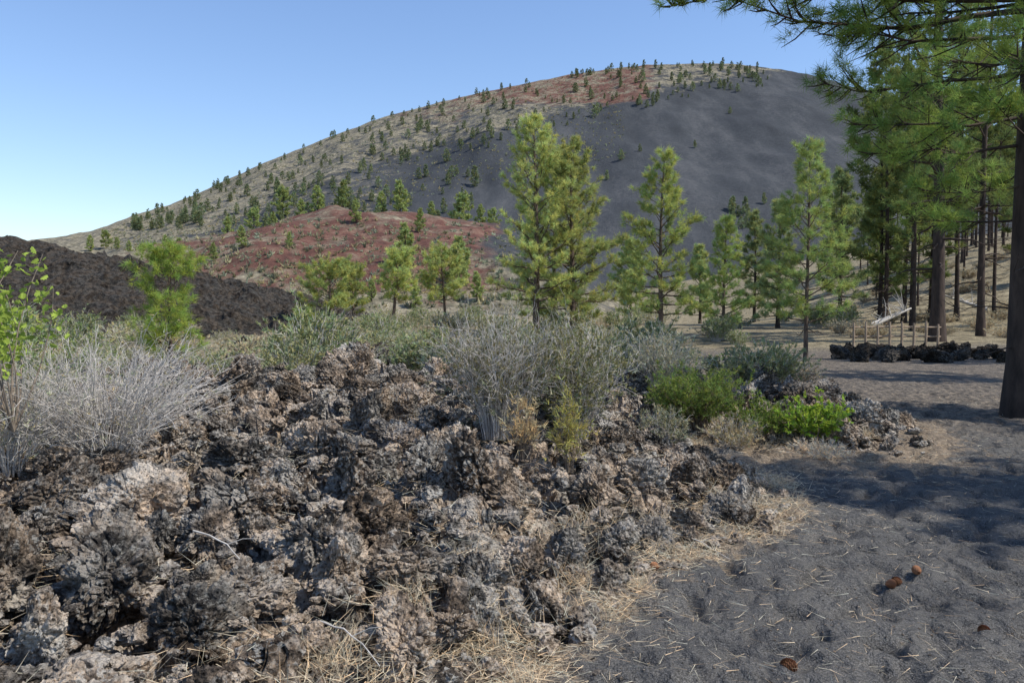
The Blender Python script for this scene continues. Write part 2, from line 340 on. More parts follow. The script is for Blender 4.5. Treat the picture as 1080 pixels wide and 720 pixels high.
tries=0; pts=[(at(p,360,y)[0],y,r) for p,y,r in [(292,9.6,.18),(303,9.5,.22),(352,9.8,.24),(375,9.9,.18),(398,10.2,.22),(255,9.0,.2),(60,5.0,.31),(150,4.6,.29),(250,4.8,.26),(455,5.6,.25),(330,6.4,.29),(905,9.3,.25),(220,8.2,.25),(420,8.8,.23),(330,4.1,.24),(430,3.9,.19),(110,3.7,.26),(200,3.2,.2),(260,3.6,.19),(370,5.2,.24)]]
for px,py,r in [(500,705,.13),(535,660,.15),(575,635,.13),(620,612,.16),(668,590,.14),(712,578,.15),(752,566,.13),(790,556,.16),(808,532,.13),(800,510,.14),(762,490,.14),(728,478,.16),(735,530,.18),(690,545,.2),(645,560,.18)]:
    a,b,c=ray(px,py); t=-CAMZ/c; pts.append((a*t-.12,b*t+.08,r))
NC=len(pts)
while len(pts)<252 and tries<9000:
    tries+=1; y=2.3+rs.rand()**.85*10.5; x=rs.uniform(-.72*y-.3,.60*y+.2)
    s=float(sdp(np.array([x]),np.array([y]))[0])
    if s<.02: continue
    r=(.10+.17*rs.rand()**1.4)*(1+.045*y) if s>.35 else rs.uniform(.07,.16)*(1+.04*y)
    if x>1.8: r*=.72
    if math.hypot(x,y)<2.1+r: continue
    if any((x-a)**2+(y-b)**2<(.66*(r+c))**2 for a,b,c in pts): continue
    pts.append((x,y,r))
print('boulders',len(pts),tries)
def boulder_label(x,y):
    px=540+F*x/y
    if y<4.2: return 'rugged grey lichen-speckled lava boulder in the nearest part of the flow'
    if px<230: return 'rugged dark lava boulder in the left part of the flow by the grey twiggy bush'
    if x>1.0 and y<7.6: return 'low black lava boulder at the flow edge beside the open cinder ground'
    if x>1.5: return 'dark lava boulder in the outcrop around the green shrubs'
    if y>8: return 'black lava boulder on the far crest of the flow below the pale shrubs'
    return 'craggy brown and grey lava boulder in the middle of the flow'
for i,(x,y,r) in enumerate(pts):
    hb,_=lava_base(x,y); z=max(0,float(hb[0]))+(r*rs.uniform(-.3,.15) if i>=NC else .05*r)
    o=ob('lava_boulder',PR[i%10],None,(x,y,z),(rs.uniform(-.9,.9),rs.uniform(-.9,.9),rs.uniform(0,6.28)),(r*rs.uniform(.95,1.35),r*rs.uniform(.8,1.15),r*rs.uniform(.8,1.2)))
    tag(o,boulder_label(x,y),'lava boulder',boulder_label(x,y).replace('boulder','boulders'))
for i in range(26):
    Yd=rs.uniform(23,26.5); px=888+i*6.9+rs.uniform(-4,4); x=at(px,360,Yd)[0]; r=rs.uniform(.2,.34)
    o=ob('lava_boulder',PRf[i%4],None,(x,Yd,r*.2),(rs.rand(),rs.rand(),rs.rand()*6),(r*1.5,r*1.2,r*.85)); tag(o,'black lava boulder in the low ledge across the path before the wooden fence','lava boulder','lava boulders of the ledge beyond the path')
for i in range(22):
    Yd=rs.uniform(14,24); px=rs.uniform(230,690); x=at(px,360,Yd)[0]; r=rs.uniform(.25,.5)
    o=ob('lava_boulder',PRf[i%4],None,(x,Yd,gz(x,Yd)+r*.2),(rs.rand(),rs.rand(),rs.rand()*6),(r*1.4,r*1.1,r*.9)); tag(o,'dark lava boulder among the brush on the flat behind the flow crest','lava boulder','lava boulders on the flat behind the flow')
def cand(n,fn,keep):
    out=[]; c=0
    while c<n:
        x,y=fn(n*3); m=keep(x,y); out.append(np.stack([x[m],y[m]],1)); c+=m.sum()
    return np.concatenate(out)[:n]
def scatter_rocks(name,P,Rz,sub,mat,label):
    V,Fc=ico(sub); sh=np.array([rockshape(V,500+i*7,rs,False) for i in range(6)]); n=len(P); a=rs.rand(n)*6.28; c,s=np.cos(a)[:,None],np.sin(a)[:,None]
    v=sh[np.arange(n)%6]*Rz[:,None,None]; v=np.stack([v[...,0]*c-v[...,1]*s,v[...,0]*s+v[...,1]*c,v[...,2]*.8],-1)+P[:,None,:]
    Fs=(np.arange(n)[:,None,None]*len(V)+Fc[None]).reshape(-1,3)
    tag(ob(name,mk(name,v.reshape(-1,3),Fs,mat)),label,'rubble',None,'stuff')
def fn_l(n): y=2.4+rs.rand(n)**1.2*10; return rs.uniform(-1,.85,n)*.7*y,y
Pq=cand(1700,fn_l,lambda x,y:sdp(x,y)>-.15); hb,sd=lava_base(Pq[:,0],Pq[:,1]); z=hb+rs.uniform(-.08,.04,len(Pq))*np.clip(sd*2,0,1)
scatter_rocks('lava_rubble',np.stack([Pq[:,0],Pq[:,1],z],1),.025+.085*rs.rand(len(Pq))**1.5,4,M_lava,'small broken lava clinker filling the gaps between the boulders')
def fn_g(n): y=2.6+rs.rand(n)**1.6*10; return rs.uniform(-.3,.75,n)*y,y
Pq=cand(4500,fn_g,lambda x,y:sdp(x,y)<.05)
scatter_rocks('cinder_gravel',np.stack([Pq[:,0],Pq[:,1],ground_h(Pq[:,0],Pq[:,1])],1),.003+.009*rs.rand(len(Pq))**3,1,M_lava,'loose black cinder gravel strewn over the open ground')
# ---------------------------------------------------------------- trees
def pine(seed,H,cb,Rc,nl,r0,bark,leaf,K=14,L=.2,w=.012,prof=None,extra=(),tw=1.,tint=(1,1,1),lean=0,dead=0,elo=2,ehi=55,sides=9,tpt=3,irr=.5,spread=1.1,lr=.03,vz=(-.35,.85)):
    rs=np.random.RandomState(seed); prof=prof or (lambda t:(1-t)**.75*min(1,.55+t*3))
    k=14; zz=np.linspace(-.2,H,k); wob=np.stack([np.sin(zz/H*4+seed)*.012*H*zz/H+lean*zz,np.cos(zz/H*3.3+seed*2)*.012*H*zz/H,zz],1)
    rr=r0*(1-np.clip(zz,0,H)/H)**.8+.008; rr[0]*=1.45; rr[1]*=1.05
    tv,tf=tubes(wob[None],rr[None],sides)
    def tr(z): return np.array([np.interp(z,zz,wob[:,0]),np.interp(z,zz,wob[:,1]),z])
    limbs=[]
    for i in range(nl):
        t=(i+rs.uniform(-.7,.7))/nl; t=min(max(t,0),.985); z=H*(cb+(1-cb)*t)
        l=Rc*prof(t)*rs.uniform(irr,1.2)+.1; limbs.append((z,i*2.399+rs.uniform(-.7,.7),math.radians(elo+(ehi-elo)*t+rs.uniform(-20,20)),l,1))
    for e in extra: limbs.append((*e,1))
    for i in range(dead): limbs.append((H*cb*rs.uniform(.35,1.1),rs.rand()*6.28,math.radians(rs.uniform(-20,10)),Rc*rs.uniform(.3,.6),0))
    LPt=[];LR=[];TP=[];TR=[];CC=[];DD=[]
    s6=np.linspace(0,1,6)
    for z,a,e,l,alive in limbs:
        b=tr(z); dh=np.array([math.cos(a),math.sin(a),0]); side=np.array([-math.sin(a),math.cos(a),0]); bend=rs.uniform(-.2,.2)
        pt=b+np.outer(s6*l*math.cos(e),dh)+np.outer(bend*l*s6**2,side); pt[:,2]+=l*(s6*math.sin(e)+(.16*s6**2 if alive else -.1*s6**2)); pt+=rs.normal(size=pt.shape)*(.025 if alive else .06)*l*s6[:,None]
        rb=min(.42*r0*(1-z/H)+.006,lr*l+.005); LPt.append(pt); LR.append(rb*(1-s6*.85))
        nt=int((3+l*5.5)*tw) if alive else 2
        for j in range(nt):
            s=rs.uniform(.3,1.) if j else 1.; f=s*5; i0=min(int(f),4); p0=pt[i0]*(1-f+i0)+pt[i0+1]*(f-i0); sg=1 if j%2 else -1; an=math.radians(rs.uniform(25,65))*sg if j else 0
            d=dh*math.cos(an)+side*math.sin(an)+np.array([0,0,rs.uniform(*vz)]); d/=math.sqrt(d@d); tl=(.30*min(l,2.6)*(1.15-s)+.16)*rs.uniform(.6,1.25)
            TP.append((p0,p0+d*tl*.55,p0+d*tl+np.array([0,0,.12*tl]))); TR.append(.5+l*.25)
            if alive: CC.append(p0); DD.append((d[0],d[1],d[2]+.35,tl))
    lv,lf=tubes(np.array(LPt),np.array(LR),5); TP=np.array(TP); v2,f2=tubes(TP,np.array([.012,.008,.003])[None]*np.array(TR)[:,None],3)
    CC=np.array(CC);DD=np.array(DD); U=np.linspace(.45,1,tpt); Cn=(CC[:,None]+DD[:,None,:3]*DD[:,None,3:]*U[None,:,None]).reshape(-1,3); Cn+=rs.normal(size=Cn.shape)*.03
    CV,CF,cc=tuft(Cn,np.repeat(DD[:,:3],tpt,0),K,L,w,spread,rs,tint)
    return [('trunk',mk('trunk',tv,tf,bark,True)),('limbs',mk('limbs',np.concatenate([lv,v2]),np.concatenate([lf,f2+len(lv)]),bark,True)),('crown',mk('crown',CV,CF,leaf,False,cc))]
def put(px,Y,parts,label,rz=0,sc=1,group=None,dz=0):
    x=at(px,360,Y)[0]; z=gz(x,Y)
    return thing('pine_tree',parts,label,'pine tree',(x,Y,z+dz),rz,sc,group)
oval=lambda t:(math.sin(math.pi*min(1,(t*.86+.14)))**.6)
mid=lambda t:(1-t)**.6*min(1,.65+t*1.6)
full=lambda t:(1-t)**.5*min(1,.7+t*1.2)
put(565,40,pine(1,10.6,.14,2.6,84,.17,M_bark,M_pine,K=13,L=.25,w=.0125,prof=full,lean=.004,irr=.35),'tallest full green pine standing centre behind the brown shrub')
put(604,41,pine(2,9.5,.07,2.9,92,.15,M_bark,M_pine,K=13,L=.26,w=.013,prof=full,tint=(1.04,1.02,1),irr=.35),'broad green pine just right of the tallest centre pine',rz=1)
put(584,44,pine(22,9.7,.07,2.6,60,.13,M_bark,M_pine,K=12,L=.27,w=.014,prof=full,tint=(.9,.92,.95),irr=.35),'pine filling the gap behind the two tallest centre pines',rz=2)
put(697,34,pine(3,7.9,.16,2.0,66,.11,M_bark,M_pine,K=13,L=.23,w=.0115,prof=mid,tint=(1,1.03,.9),irr=.35),'conical pine with straight bare lower trunk right of the centre pair')
put(763,38,pine(4,5.6,.1,1.3,50,.08,M_bark,M_pine,K=13,L=.22,w=.0125,tint=(.9,.98,.9)),'small slender conical pine between two larger pines')
put(850,23.5,pine(5,6.15,.18,1.35,64,.06,M_bark,M_pineyoung,K=16,L=.19,w=.0075,prof=mid,tint=(.85,.85,1.4),dead=4,irr=.35),'bright green thin-trunked pine beside the lava outcrop')
put(414,48,pine(6,4.4,.40,1.3,40,.11,M_bark,M_pine,K=13,L=.25,w=.015,prof=oval,lean=.08,irr=.35),'leaning round-topped pine with bare forked trunk',dz=-.2)
put(470,50,pine(7,4.7,.38,1.6,44,.10,M_bark,M_pine,K=13,L=.25,w=.016,prof=oval,lean=-.05,irr=.35),'rounded pine with dark slanting trunk left of the centre pine',dz=-.2)
put(349,46,pine(8,3.4,.28,1.6,42,.09,M_bark,M_pine,K=13,L=.23,w=.015,prof=oval,tint=(.95,.95,.9),irr=.35),'low spreading pine left of the leaning pine')
put(373,50,pine(28,3.3,.2,1.1,34,.08,M_bark,M_pine,K=13,L=.23,w=.015,prof=oval,tint=(.95,.95,.9)),'low rounded pine tucked beside the spreading pine')
put(180,18.5,pine(9,2.65,.05,.88,46,.045,M_bark,M_pineyoung,K=18,L=.17,w=.006,prof=oval,ehi=65,tint=(.92,.94,1.1),irr=.3),'young yellow-green pine in front of the dark lava ridge')
put(320,30,pine(10,1.2,.05,.5,22,.03,M_bark,M_pineyoung,K=14,L=.16,w=.008,tint=(.65,.65,1)),'tiny yellow-green pine seedling at the foot of the lava ridge')
put(665,60,pine(11,6.2,.1,1.8,50,.1,M_bark,M_pine,K=12,L=.3,w=.023,prof=mid,tint=(.82,.85,.9)),'shorter pine in the gap between the centre pines')
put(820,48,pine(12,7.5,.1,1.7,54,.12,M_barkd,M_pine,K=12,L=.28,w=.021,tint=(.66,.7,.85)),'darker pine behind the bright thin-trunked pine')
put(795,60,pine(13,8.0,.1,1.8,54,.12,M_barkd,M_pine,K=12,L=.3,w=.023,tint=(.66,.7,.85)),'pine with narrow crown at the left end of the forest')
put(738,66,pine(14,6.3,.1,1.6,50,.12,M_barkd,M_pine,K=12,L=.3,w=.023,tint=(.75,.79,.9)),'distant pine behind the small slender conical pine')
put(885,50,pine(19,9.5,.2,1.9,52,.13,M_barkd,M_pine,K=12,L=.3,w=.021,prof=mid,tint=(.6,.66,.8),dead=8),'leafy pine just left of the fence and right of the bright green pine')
put(988,33,pine(15,21,.26,3.6,76,.26,M_barkd,M_pined,K=15,L=.27,w=.013,prof=oval,dead=18,tint=(1.25,1.3,1.1),irr=.35),'tall stout pine with straight dark trunk right of the fence')
put(1034,37,pine(16,19,.30,2.8,60,.16,M_barkd,M_pined,K=13,L=.27,w=.014,prof=oval,dead=16,tint=(1.2,1.2,1.1),irr=.35),'tall thinner dark-trunked pine second from the right edge')
put(1080,11.4,pine(17,13,.2,2.3,56,.21,M_barkd,M_pined,K=28,L=.19,w=.0042,prof=oval,dead=10,tint=(1.35,1.5,1.0),tw=1.4,elo=-10,ehi=42,sides=14,irr=.3,lr=.010,spread=1.3,vz=(-.8,.8),
   extra=[(5.9,3.22,-.12,4.8),(5.75,3.0,-.18,4.2),(6.2,3.1,-.14,5.1),(6.1,3.45,-.22,3.6),(5.4,3.2,-.15,2.9),(4.9,2.9,-.15,2.8),(4.3,3.4,-.25,2.5),(3.9,3.0,-.2,2.2),(6.6,3.2,-.2,4.6)]),'large nearest pine at the right edge with hanging needle sprays')
OS=[pine(18,11,.50,1.7,40,.18,M_barkd,M_pined,K=20,L=.24,w=.011,prof=oval,irr=.3),pine(20,13,.4,2.0,44,.2,M_barkd,M_pined,K=18,L=.26,w=.013,prof=oval,irr=.3)]
for k,(x,y,lab) in enumerate([(10.4,4.6,'pine just outside the right edge shading the cinder ground'),(14.6,9.0,'second pine outside the right edge shading the path before the outcrop'),(16.8,15.2,'pine outside the right edge shading the middle of the path'),(19.5,21.5,'pine outside the right edge shading the far path')]):
    thing('pine_tree',OS[min(k,1)],lab,'pine tree',(x,y,0),k*1.1)
FP=[pine(30+i,16,[.48,.34,.65,.15][i],[1.8,2.1,1.5,2.0][i],[36,44,22,50][i],.13,M_barkd,M_pined,K=9,L=.38,w=.031,prof=oval,dead=30,tw=.8,tint=(1.15,1.1,.95),sides=6,irr=.3) for i in range(4)]
nf=0
while nf<76:
    Yd=rs.uniform(42,120); px=rs.uniform(878,1110) if nf>7 else rs.uniform(1085,1250)
    if perlin(np.array([[px/28.,Yd/14.,0]]),77)[0]<-.2: continue
    if Yd<62 and px<925: px+=50
    nf+=1
    put(px,Yd,FP[rs.randint(4) if px>930 else (1,3)[nf%2]],'slim dark-trunked pine in the forest stand behind the fence',rs.rand()*6,rs.uniform(.55,1.15)*(.66 if px<925 else 1),'pines of the forest stand behind the fence')
SP=[pine(50+i,6,.08,[1.7,2.1,1.5][i],38,.12,M_barkd,M_pinefar,K=8,L=.45,w=.06,prof=[mid,oval,mid][i],tint=(1.5,1.5,1.1),sides=6,tw=.7) for i in range(3)]
def hits(fn,px,py,Y0,Y1):
    px=np.atleast_1d(np.asarray(px,float)); py=np.atleast_1d(np.asarray(py,float)); n=len(px); a,b,c=ray(px,py); M=70
    ys=np.linspace(Y0,Y1,M)[None].repeat(n,0); t=ys/b[:,None]; x=a[:,None]*t; z=CAMZ+c[:,None]*t; d=z-fn(x.ravel(),ys.ravel()).reshape(n,M)
    neg=d<0; k=np.argmax(neg,1); ok=neg.any(1)&(k>0); k=np.maximum(k,1); i=np.arange(n); d0,d1=d[i,k-1],d[i,k]; f=d0/(d0-d1+1e-9); Yh=ys[i,k-1]+f*(Y1-Y0)/(M-1); Xh=a*Yh/b
    return ok,np.stack([Xh,Yh,fn(Xh,Yh)],1)
def hit(fn,px,py,Y0,Y1):
    ok,P=hits(fn,px,py,Y0,Y1); return tuple(float(v) for v in P[0]) if ok[0] else None
for (px,b,t,fn,Y0,Y1,lab) in [(428,284,238,mound_h,100,230,'dark green pine standing on the red mound below its top'),(485,302,252,mound_h,100,230,'pine on the right side of the red mound above the rounded pine'),
    (443,245,221,mound_h,100,230,'small pine on the crest of the red mound right of centre'),(422,231,193,cone_h,250,690,'tall pine on the slope just above the red mound'),(487,246,208,cone_h,250,690,'broad dark pine behind the right crest of the red mound'),
    (335,228,198,cone_h,250,690,'pine behind the left crest of the red mound'),(362,224,192,cone_h,250,690,'pine behind the middle top of the red mound'),(298,230,200,cone_h,250,690,'pine left of the red mound crest on the grey slope'),
    (268,247,222,cone_h,250,690,'round pine above the left foot of the red mound'),(240,252,230,cone_h,250,690,'bushy pine at the far left foot of the red mound'),(288,250,226,cone_h,250,690,'bushy pine touching the left crest of the red mound'),(455,236,214,cone_h,250,690,'small pine between the crest pines of the red mound'),
    (520,243,222,cone_h,250,690,'small pine at the right end of the red mound crest'),(507,241,218,cone_h,250,690,'thin pine near the right end of the red mound crest'),(375,235,212,mound_h,100,230,'bushy pine on the very top of the red mound'),
    (402,229,204,cone_h,250,690,'small round pine behind the crest left of the tall slope pine'),(318,235,212,cone_h,250,690,'little bushy pine behind the left shoulder of the red mound'),
    (255,262,240,mound_h,100,230,'bushy pine on the left shoulder of the red mound'),(503,318,288,mound_h,100,230,'low pine at the right foot of the red mound'),(438,325,300,mound_h,100,230,'low bushy pine at the foot of the red mound between the leaning and rounded pines'),(392,318,296,mound_h,100,230,'small pine at the foot of the red mound just left of the leaning pine'),(225,276,258,mound_h,100,230,'small bushy pine at the lower left end of the red mound'),(305,262,246,mound_h,100,230,'small pine partway down the left side of the red mound')]:
    h=hit(fn,px,b,Y0,Y1) or hit(cone_h,px,b,250,700)
    if h: thing('pine_tree',SP[px%3],lab,'pine tree',h,px,(b-t)/F*h[1]/6.)
for i in range(8):
    px=98+i*13+rs.uniform(-3,3); h=hit(cone_h,px,rs.uniform(260,272),250,690)
    if h: thing('pine_tree',SP[i%3],'pine in the row behind the far crest of the dark lava ridge','pine tree',h,i,rs.uniform(.8,1.4)*h[1]/400,'pines in the row behind the lava ridge')
def tinyraw(seed,H=8,Rc=1.7):
    r=np.random.RandomState(seed); n=80; t=r.rand(n)**1.0; z=H*(.08+.88*t); rad=Rc*(1-t)**.55*np.minimum(1,.6+t*2)*r.uniform(.3,1,n); a=r.rand(n)*6.28
    Cn=np.stack([np.cos(a)*rad,np.sin(a)*rad,z],1); D=np.stack([np.cos(a),np.sin(a),np.full(n,.3)],1)
    V,Fc,cc=tuft(Cn,D,7,1.0,.19,.9,r,(1,1,1),.3)
    tv,tf=tubes(np.array([[[0,0,-.5],[0,0,H*.5],[0,0,H*.95]]]),np.array([[.2,.14,.03]]),4); tt=np.concatenate([tf[:,[0,1,2]],tf[:,[0,2,3]]])
    return np.concatenate([V,tv]),np.concatenate([Fc,tt+len(V)]),np.concatenate([cc,np.full((len(tv),3),.5)])
TR_=[tinyraw(60+i,8,[2.3,2.9,2.1,3.3,2.6][i]) for i in range(5)]; TPn=[mk('pine_tree',v,f,M_pinefar,False,c) for v,f,c in TR_]
HT=[]
def hps(px,py,sc,lab,grp):
    ok,P=hits(cone_h,px,py,250,702)
    for i in range(len(ok)):
        if ok[i]: HT.append((float(sc[i])/P[i][1]*(9 if grp is None else 1),tuple(P[i]),float(sc[i]),lab if isinstance(lab,str) else lab[i],grp))
L_=[(627,124,1.1,'pine at the edge of bare dark slope and tan band'),(655,169,.8,'lone pine low on the bare dark face'),(501,197,1.5,'large lone pine on the dark slope above the red mound'),(778,97,.8,'lone pine just below the summit on the dark face'),
    (733,156,.6,'tiny lone pine midway across the bare dark face'),(675,160,.6,'tiny pine right of the lone pine on the dark face'),(770,120,.6,'tiny pine below the summit pine on the dark face'),(560,165,.9,'pine on the dark slope left of the centre tree top'),
    (471,171,1.1,'pine on the dark slope below the tan band'),(449,187,1.,'pine on the upper left part of the dark slope'),(640,190,.7,'tiny pine on the dark face beside the broad pine'),(806,215,.7,'tiny pine low on the right of the dark face')]
hps([a[0] for a in L_],[a[1] for a in L_],[a[2] for a in L_],[a[3] for a in L_],None)
px=rs.uniform(130,810,64); hps(px,np.interp(px,CP[:,0],CP[:,1])+rs.uniform(2.5,6,64),rs.uniform(.35,.95,64),'small pine on the skyline of the cinder cone','pines along the skyline of the cone')
px=rs.uniform(400,810,180); b=np.interp(px,[400,520,640,740,820],[176,146,112,92,80]); top=np.interp(px,CP[:,0],CP[:,1]); hps(px,top+5+rs.rand(180)*(b+5-top),rs.uniform(.35,1.,180),'small pine scattered on the tan upper band of the cone','pines on the tan upper band of the cone')
px=rs.uniform(140,500,200); top=np.interp(px,CP[:,0],CP[:,1]); py=top+5+rs.rand(200)**1.1*(238-top); hps(px,py,rs.uniform(.4,1.1,200)*(.8+(py-120)/500),'small pine scattered on the grey left flank of the cone','pines on the left flank of the cone')
hps(rs.uniform(770,800,10),rs.uniform(222,245,10),rs.uniform(.6,1,10),'small pine at the right foot of the dark face','pines at the right foot of the dark face')
HT.sort(key=lambda a:-a[0]); NI=160
for k,(q,P,s,lab,grp) in enumerate(HT[:NI]): tag(ob('pine_tree',TPn[k%5],None,P,(0,0,k*1.3),(s,)*3),lab,'pine tree',grp)
Vs=[];Fs=[];Cs=[];k=0
for j,(q,P,s,lab,grp) in enumerate(HT[NI:]):
    v,f,c=TR_[j%5]; Vs.append(v*s+np.array(P)); Fs.append(f+k); Cs.append(c); k+=len(v)
tag(ob('distant_pines',mk('distant_pines',np.concatenate(Vs),np.concatenate(Fs),M_pinefar,False,np.concatenate(Cs))),'smallest pines dotted over the far slopes of the cone','trees',None,'stuff')
def brush(name,fn,px,py,size,mat,label,Y0,Y1):
    ok,P=hits(fn,px,py,Y0,Y1); Cs=P[ok]; n=len(Cs); sz=size*np.repeat(rs.uniform(.5,1.3,n)**1.0,9)[:,None]
    D=np.tile([0,0,1.],(n,1)); V,Fc,cc=tuft(Cs,D,9,size,size*.16,.9,rs,(1,1,1),.45)
    c0=np.repeat(Cs,27,0); V=c0+(V-c0)*np.repeat(sz/size,3,0)
    tag(ob(name,mk(name,V,Fc,mat,False,cc)),label,'brush',None,'stuff')
px=rs.uniform(110,660,3200); top=np.interp(px,CP[:,0],CP[:,1]); brush('slope_brush',cone_h,px,top+2+rs.rand(3200)*(np.minimum(262,top+95)-top),1.3,M_olive,'dry olive brush dotted over the left flank of the cone',250,702)
px=rs.uniform(190,600,1300); brush('mound_brush',mound_h,px,rs.uniform(232,325,1300),.85,M_olive,'dry olive brush dotted over the red mound',100,230)
# ---------------------------------------------------------------- shrubs
def shrub(seed,Rs,H,nst,sub,nleaf,leafL,leafw,stemmat,leafmat,sr=.006,leafK=3,spread=.8,droop=0,tint=(1,1,1),upr=.6):
    r=np.random.RandomState(seed); s=np.linspace(0,1,6)
    a=r.rand(nst)*6.28; out=r.rand(nst)**.6*Rs; hh=H*np.sqrt(np.clip(1.05-(out/Rs)**2*upr,.05,1.2))*r.uniform(.6,1.05,nst)
    base=np.stack([np.cos(a),np.sin(a)],1)*(r.rand(nst)*Rs*.25)[:,None]
    d=np.stack([np.cos(a),np.sin(a)],1)
    P=np.zeros((nst,6,3)); P[:,:,0:2]=base[:,None,:]+d[:,None,:]*(out[:,None]*s[None]**1.3)[:,:,None]; P[:,:,2]=hh[:,None]*(s[None]**.85)-droop*hh[:,None]*s[None]**3-.05
    P+=r.normal(size=P.shape)*.035*H*s[None,:,None]
    V,Fc=tubes(P,np.tile(sr*(1-.75*s),(nst,1)),3); k=len(V)
    m=nst*sub; idx=np.repeat(np.arange(nst),sub); q=r.uniform(.25,.95,m); fi=q*5; i0=fi.astype(int); fr=(fi-i0)[:,None]; p0=P[idx,i0]*(1-fr)+P[idx,np.minimum(i0+1,5)]*fr
    T=nrm(P[idx,np.minimum(i0+1,5)]-P[idx,i0]); dd=nrm(T+r.normal(size=T.shape)*.55+np.array([0,0,.15])); ll=(H*.28*r.uniform(.4,1.1,m))[:,None]
    s4=np.linspace(0,1,4); Q=p0[:,None,:]+dd[:,None,:]*(ll[:,:,None]*s4[None,:,None])+r.normal(size=(m,4,3))*.03*H*s4[None,:,None]
    V2,F2=tubes(Q,np.tile(sr*.5*(1-.7*s4),(m,1)),3)
    parts=[('stems',mk('stems',np.concatenate([V,V2]),np.concatenate([Fc,F2+k]),stemmat,True))]
    if nleaf:
        li=r.randint(0,m,nleaf); u=r.rand(nleaf)**.7; Cn=p0[li]+dd[li]*ll[li]*u[:,None]
        V3,F3,cc=tuft(Cn,dd[li]+np.array([0,0,.3]),leafK,leafL,leafw,spread,r,tint,.3)
        parts.append(('foliage',mk('foliage',V3,F3,leafmat,False,cc)))
    return parts
def lz(x,y):
    hb,sd=lava_base(x,y); return float(hb[0]) if sd[0]>0 else gz(x,y)
def pshrub(px,Y,parts,label,name='shrub',cat='shrub',rz=0,sc=1,group=None,dz=0):
    x=at(px,360,Y)[0]; return thing(name,parts,label,cat,(x,Y,lz(x,Y)+dz),rz,sc,group)
pshrub(108,6.2,shrub(101,.92,.98,190,10,600,.04,.004,M_grey,M_sage,.0052,3,tint=(1.1,1.05,1.0)),'large tangled silver-grey dry twiggy bush on the left lava','dry_bush','bush')
pshrub(5,5.8,shrub(131,.55,.8,90,9,500,.04,.004,M_grey,M_sage,.005,3,tint=(1.,1.,.9)),'smaller silver-grey dry bush at the left edge below the sapling','dry_bush','bush')
pshrub(20,7.6,shrub(102,.9,1.05,90,7,4600,.045,.006,M_grey,M_sage,.005,3,tint=(.7,.85,.5)),'grey-green leafy bush behind the large grey twiggy bush','sagebrush','bush')
pshrub(524,7.1,shrub(103,.52,1.12,170,8,3000,.045,.0045,M_grey,M_olive,.0048,3,tint=(.95,.92,.8),upr=.45),'grey-brown twiggy shrub with sparse olive leaves, left of the two in the centre')
pshrub(604,7.3,shrub(104,.50,1.12,150,8,5200,.045,.0055,M_grey,M_sage,.0048,3,tint=(.66,.68,.48),upr=.45),'grey-green shrub, right of the two in the centre')
pshrub(738,9.6,shrub(105,.55,.75,120,7,4600,.06,.006,M_brown,M_green,.004,3,tint=(.62,.52,1)),'medium green broom-like shrub on the outcrop left of the bright green shrub')
pshrub(860,9.0,shrub(106,.36,.52,50,6,1000,.05,.015,M_brown,M_green,.004,3,tint=(1.0,.9,1)),'bright green leafy shrub beside the dark boulders near the path')
pshrub(805,9.3,shrub(107,.42,.45,70,6,1600,.045,.008,M_brown,M_green,.004,3,tint=(.62,.53,.9)),'low green shrub between the broom-like and the bright green shrub')
pshrub(775,9.0,shrub(132,.34,.4,70,6,900,.045,.005,M_grey,M_tan,.004,3,tint=(.8,.8,.7)),'tan twiggy brush at the front of the outcrop below the broom-like shrub','dry_bush','bush')
pshrub(700,8.6,shrub(133,.30,.45,60,6,1000,.045,.006,M_grey,M_olive,.004,3),'olive brush at the left front of the outcrop','dry_bush','bush')
pshrub(600,6.2,shrub(108,.14,.6,30,5,320,.06,.004,M_brown,M_tan,.003,3,tint=(.75,.8,.35)),'thin upright yellow-green stalks rising from the middle lava','tall_weed','weed')
pshrub(552,6.4,shrub(109,.12,.5,28,4,300,.06,.004,M_brown,M_straw,.003,3,tint=(.8,.75,.6)),'dry straw-coloured stalks just left of the yellow-green stalks','tall_weed','weed')
pshrub(868,8.4,shrub(110,.36,.22,70,6,500,.04,.004,M_grey,M_straw,.003,3),'low grey dead brush at the front foot of the outcrop','dry_bush','bush')
pshrub(695,11.0,shrub(111,.45,.9,90,7,3000,.04,.006,M_grey,M_sage,.005,3),'upright pale sagebrush left of the broom-like shrub','sagebrush','bush')
pshrub(810,12.3,shrub(134,.6,.7,80,7,3600,.05,.007,M_grey,M_olive,.005,3,tint=(1,1.1,.9)),'olive-green bush on the rear of the outcrop','shrub','bush')
SH=[shrub(120,.6,.6,60,6,1000,.06,.009,M_grey,M_sage,.006,3,tint=(1.05,1.04,.9)),shrub(121,.7,.5,60,6,1200,.06,.009,M_grey,M_sage,.006,3,tint=(.75,.80,.60)),
    shrub(122,.6,.5,60,5,900,.06,.008,M_brown,M_tan,.006,3),shrub(123,.5,.8,50,5,1300,.06,.010,M_grey,M_olive,.006,3,tint=(1.0,1.15,.9))]
nm=['pale silvery sagebrush','grey-green sagebrush','tan dry bush','olive-green bush']
ns=0
while ns<190:
    Yd=12+rs.rand()**1.15*45; px=rs.uniform(-20,905); x=at(px,360,Yd)[0]
    if x>4.5 and Yd<30: px=rs.uniform(150,650)
    if perlin(np.array([[px/60.,Yd/6.,0]]),55)[0]<-.2: continue
    ns+=1; k=rs.choice(4,p=[.30,.37,.13,.20])
    lab=nm[k]+(' on the flat at the foot of the dark lava ridge' if px<230 else ' on the flat behind the lava flow crest' if px<500 else ' around the trunks of the middle pines')
    pshrub(px,Yd,SH[k],lab,['sagebrush','sagebrush','dry_bush','shrub'][k],'bush',rs.rand()*6,rs.uniform(.6,1.4)*(1+Yd/100),lab.replace('bush ','bushes '))
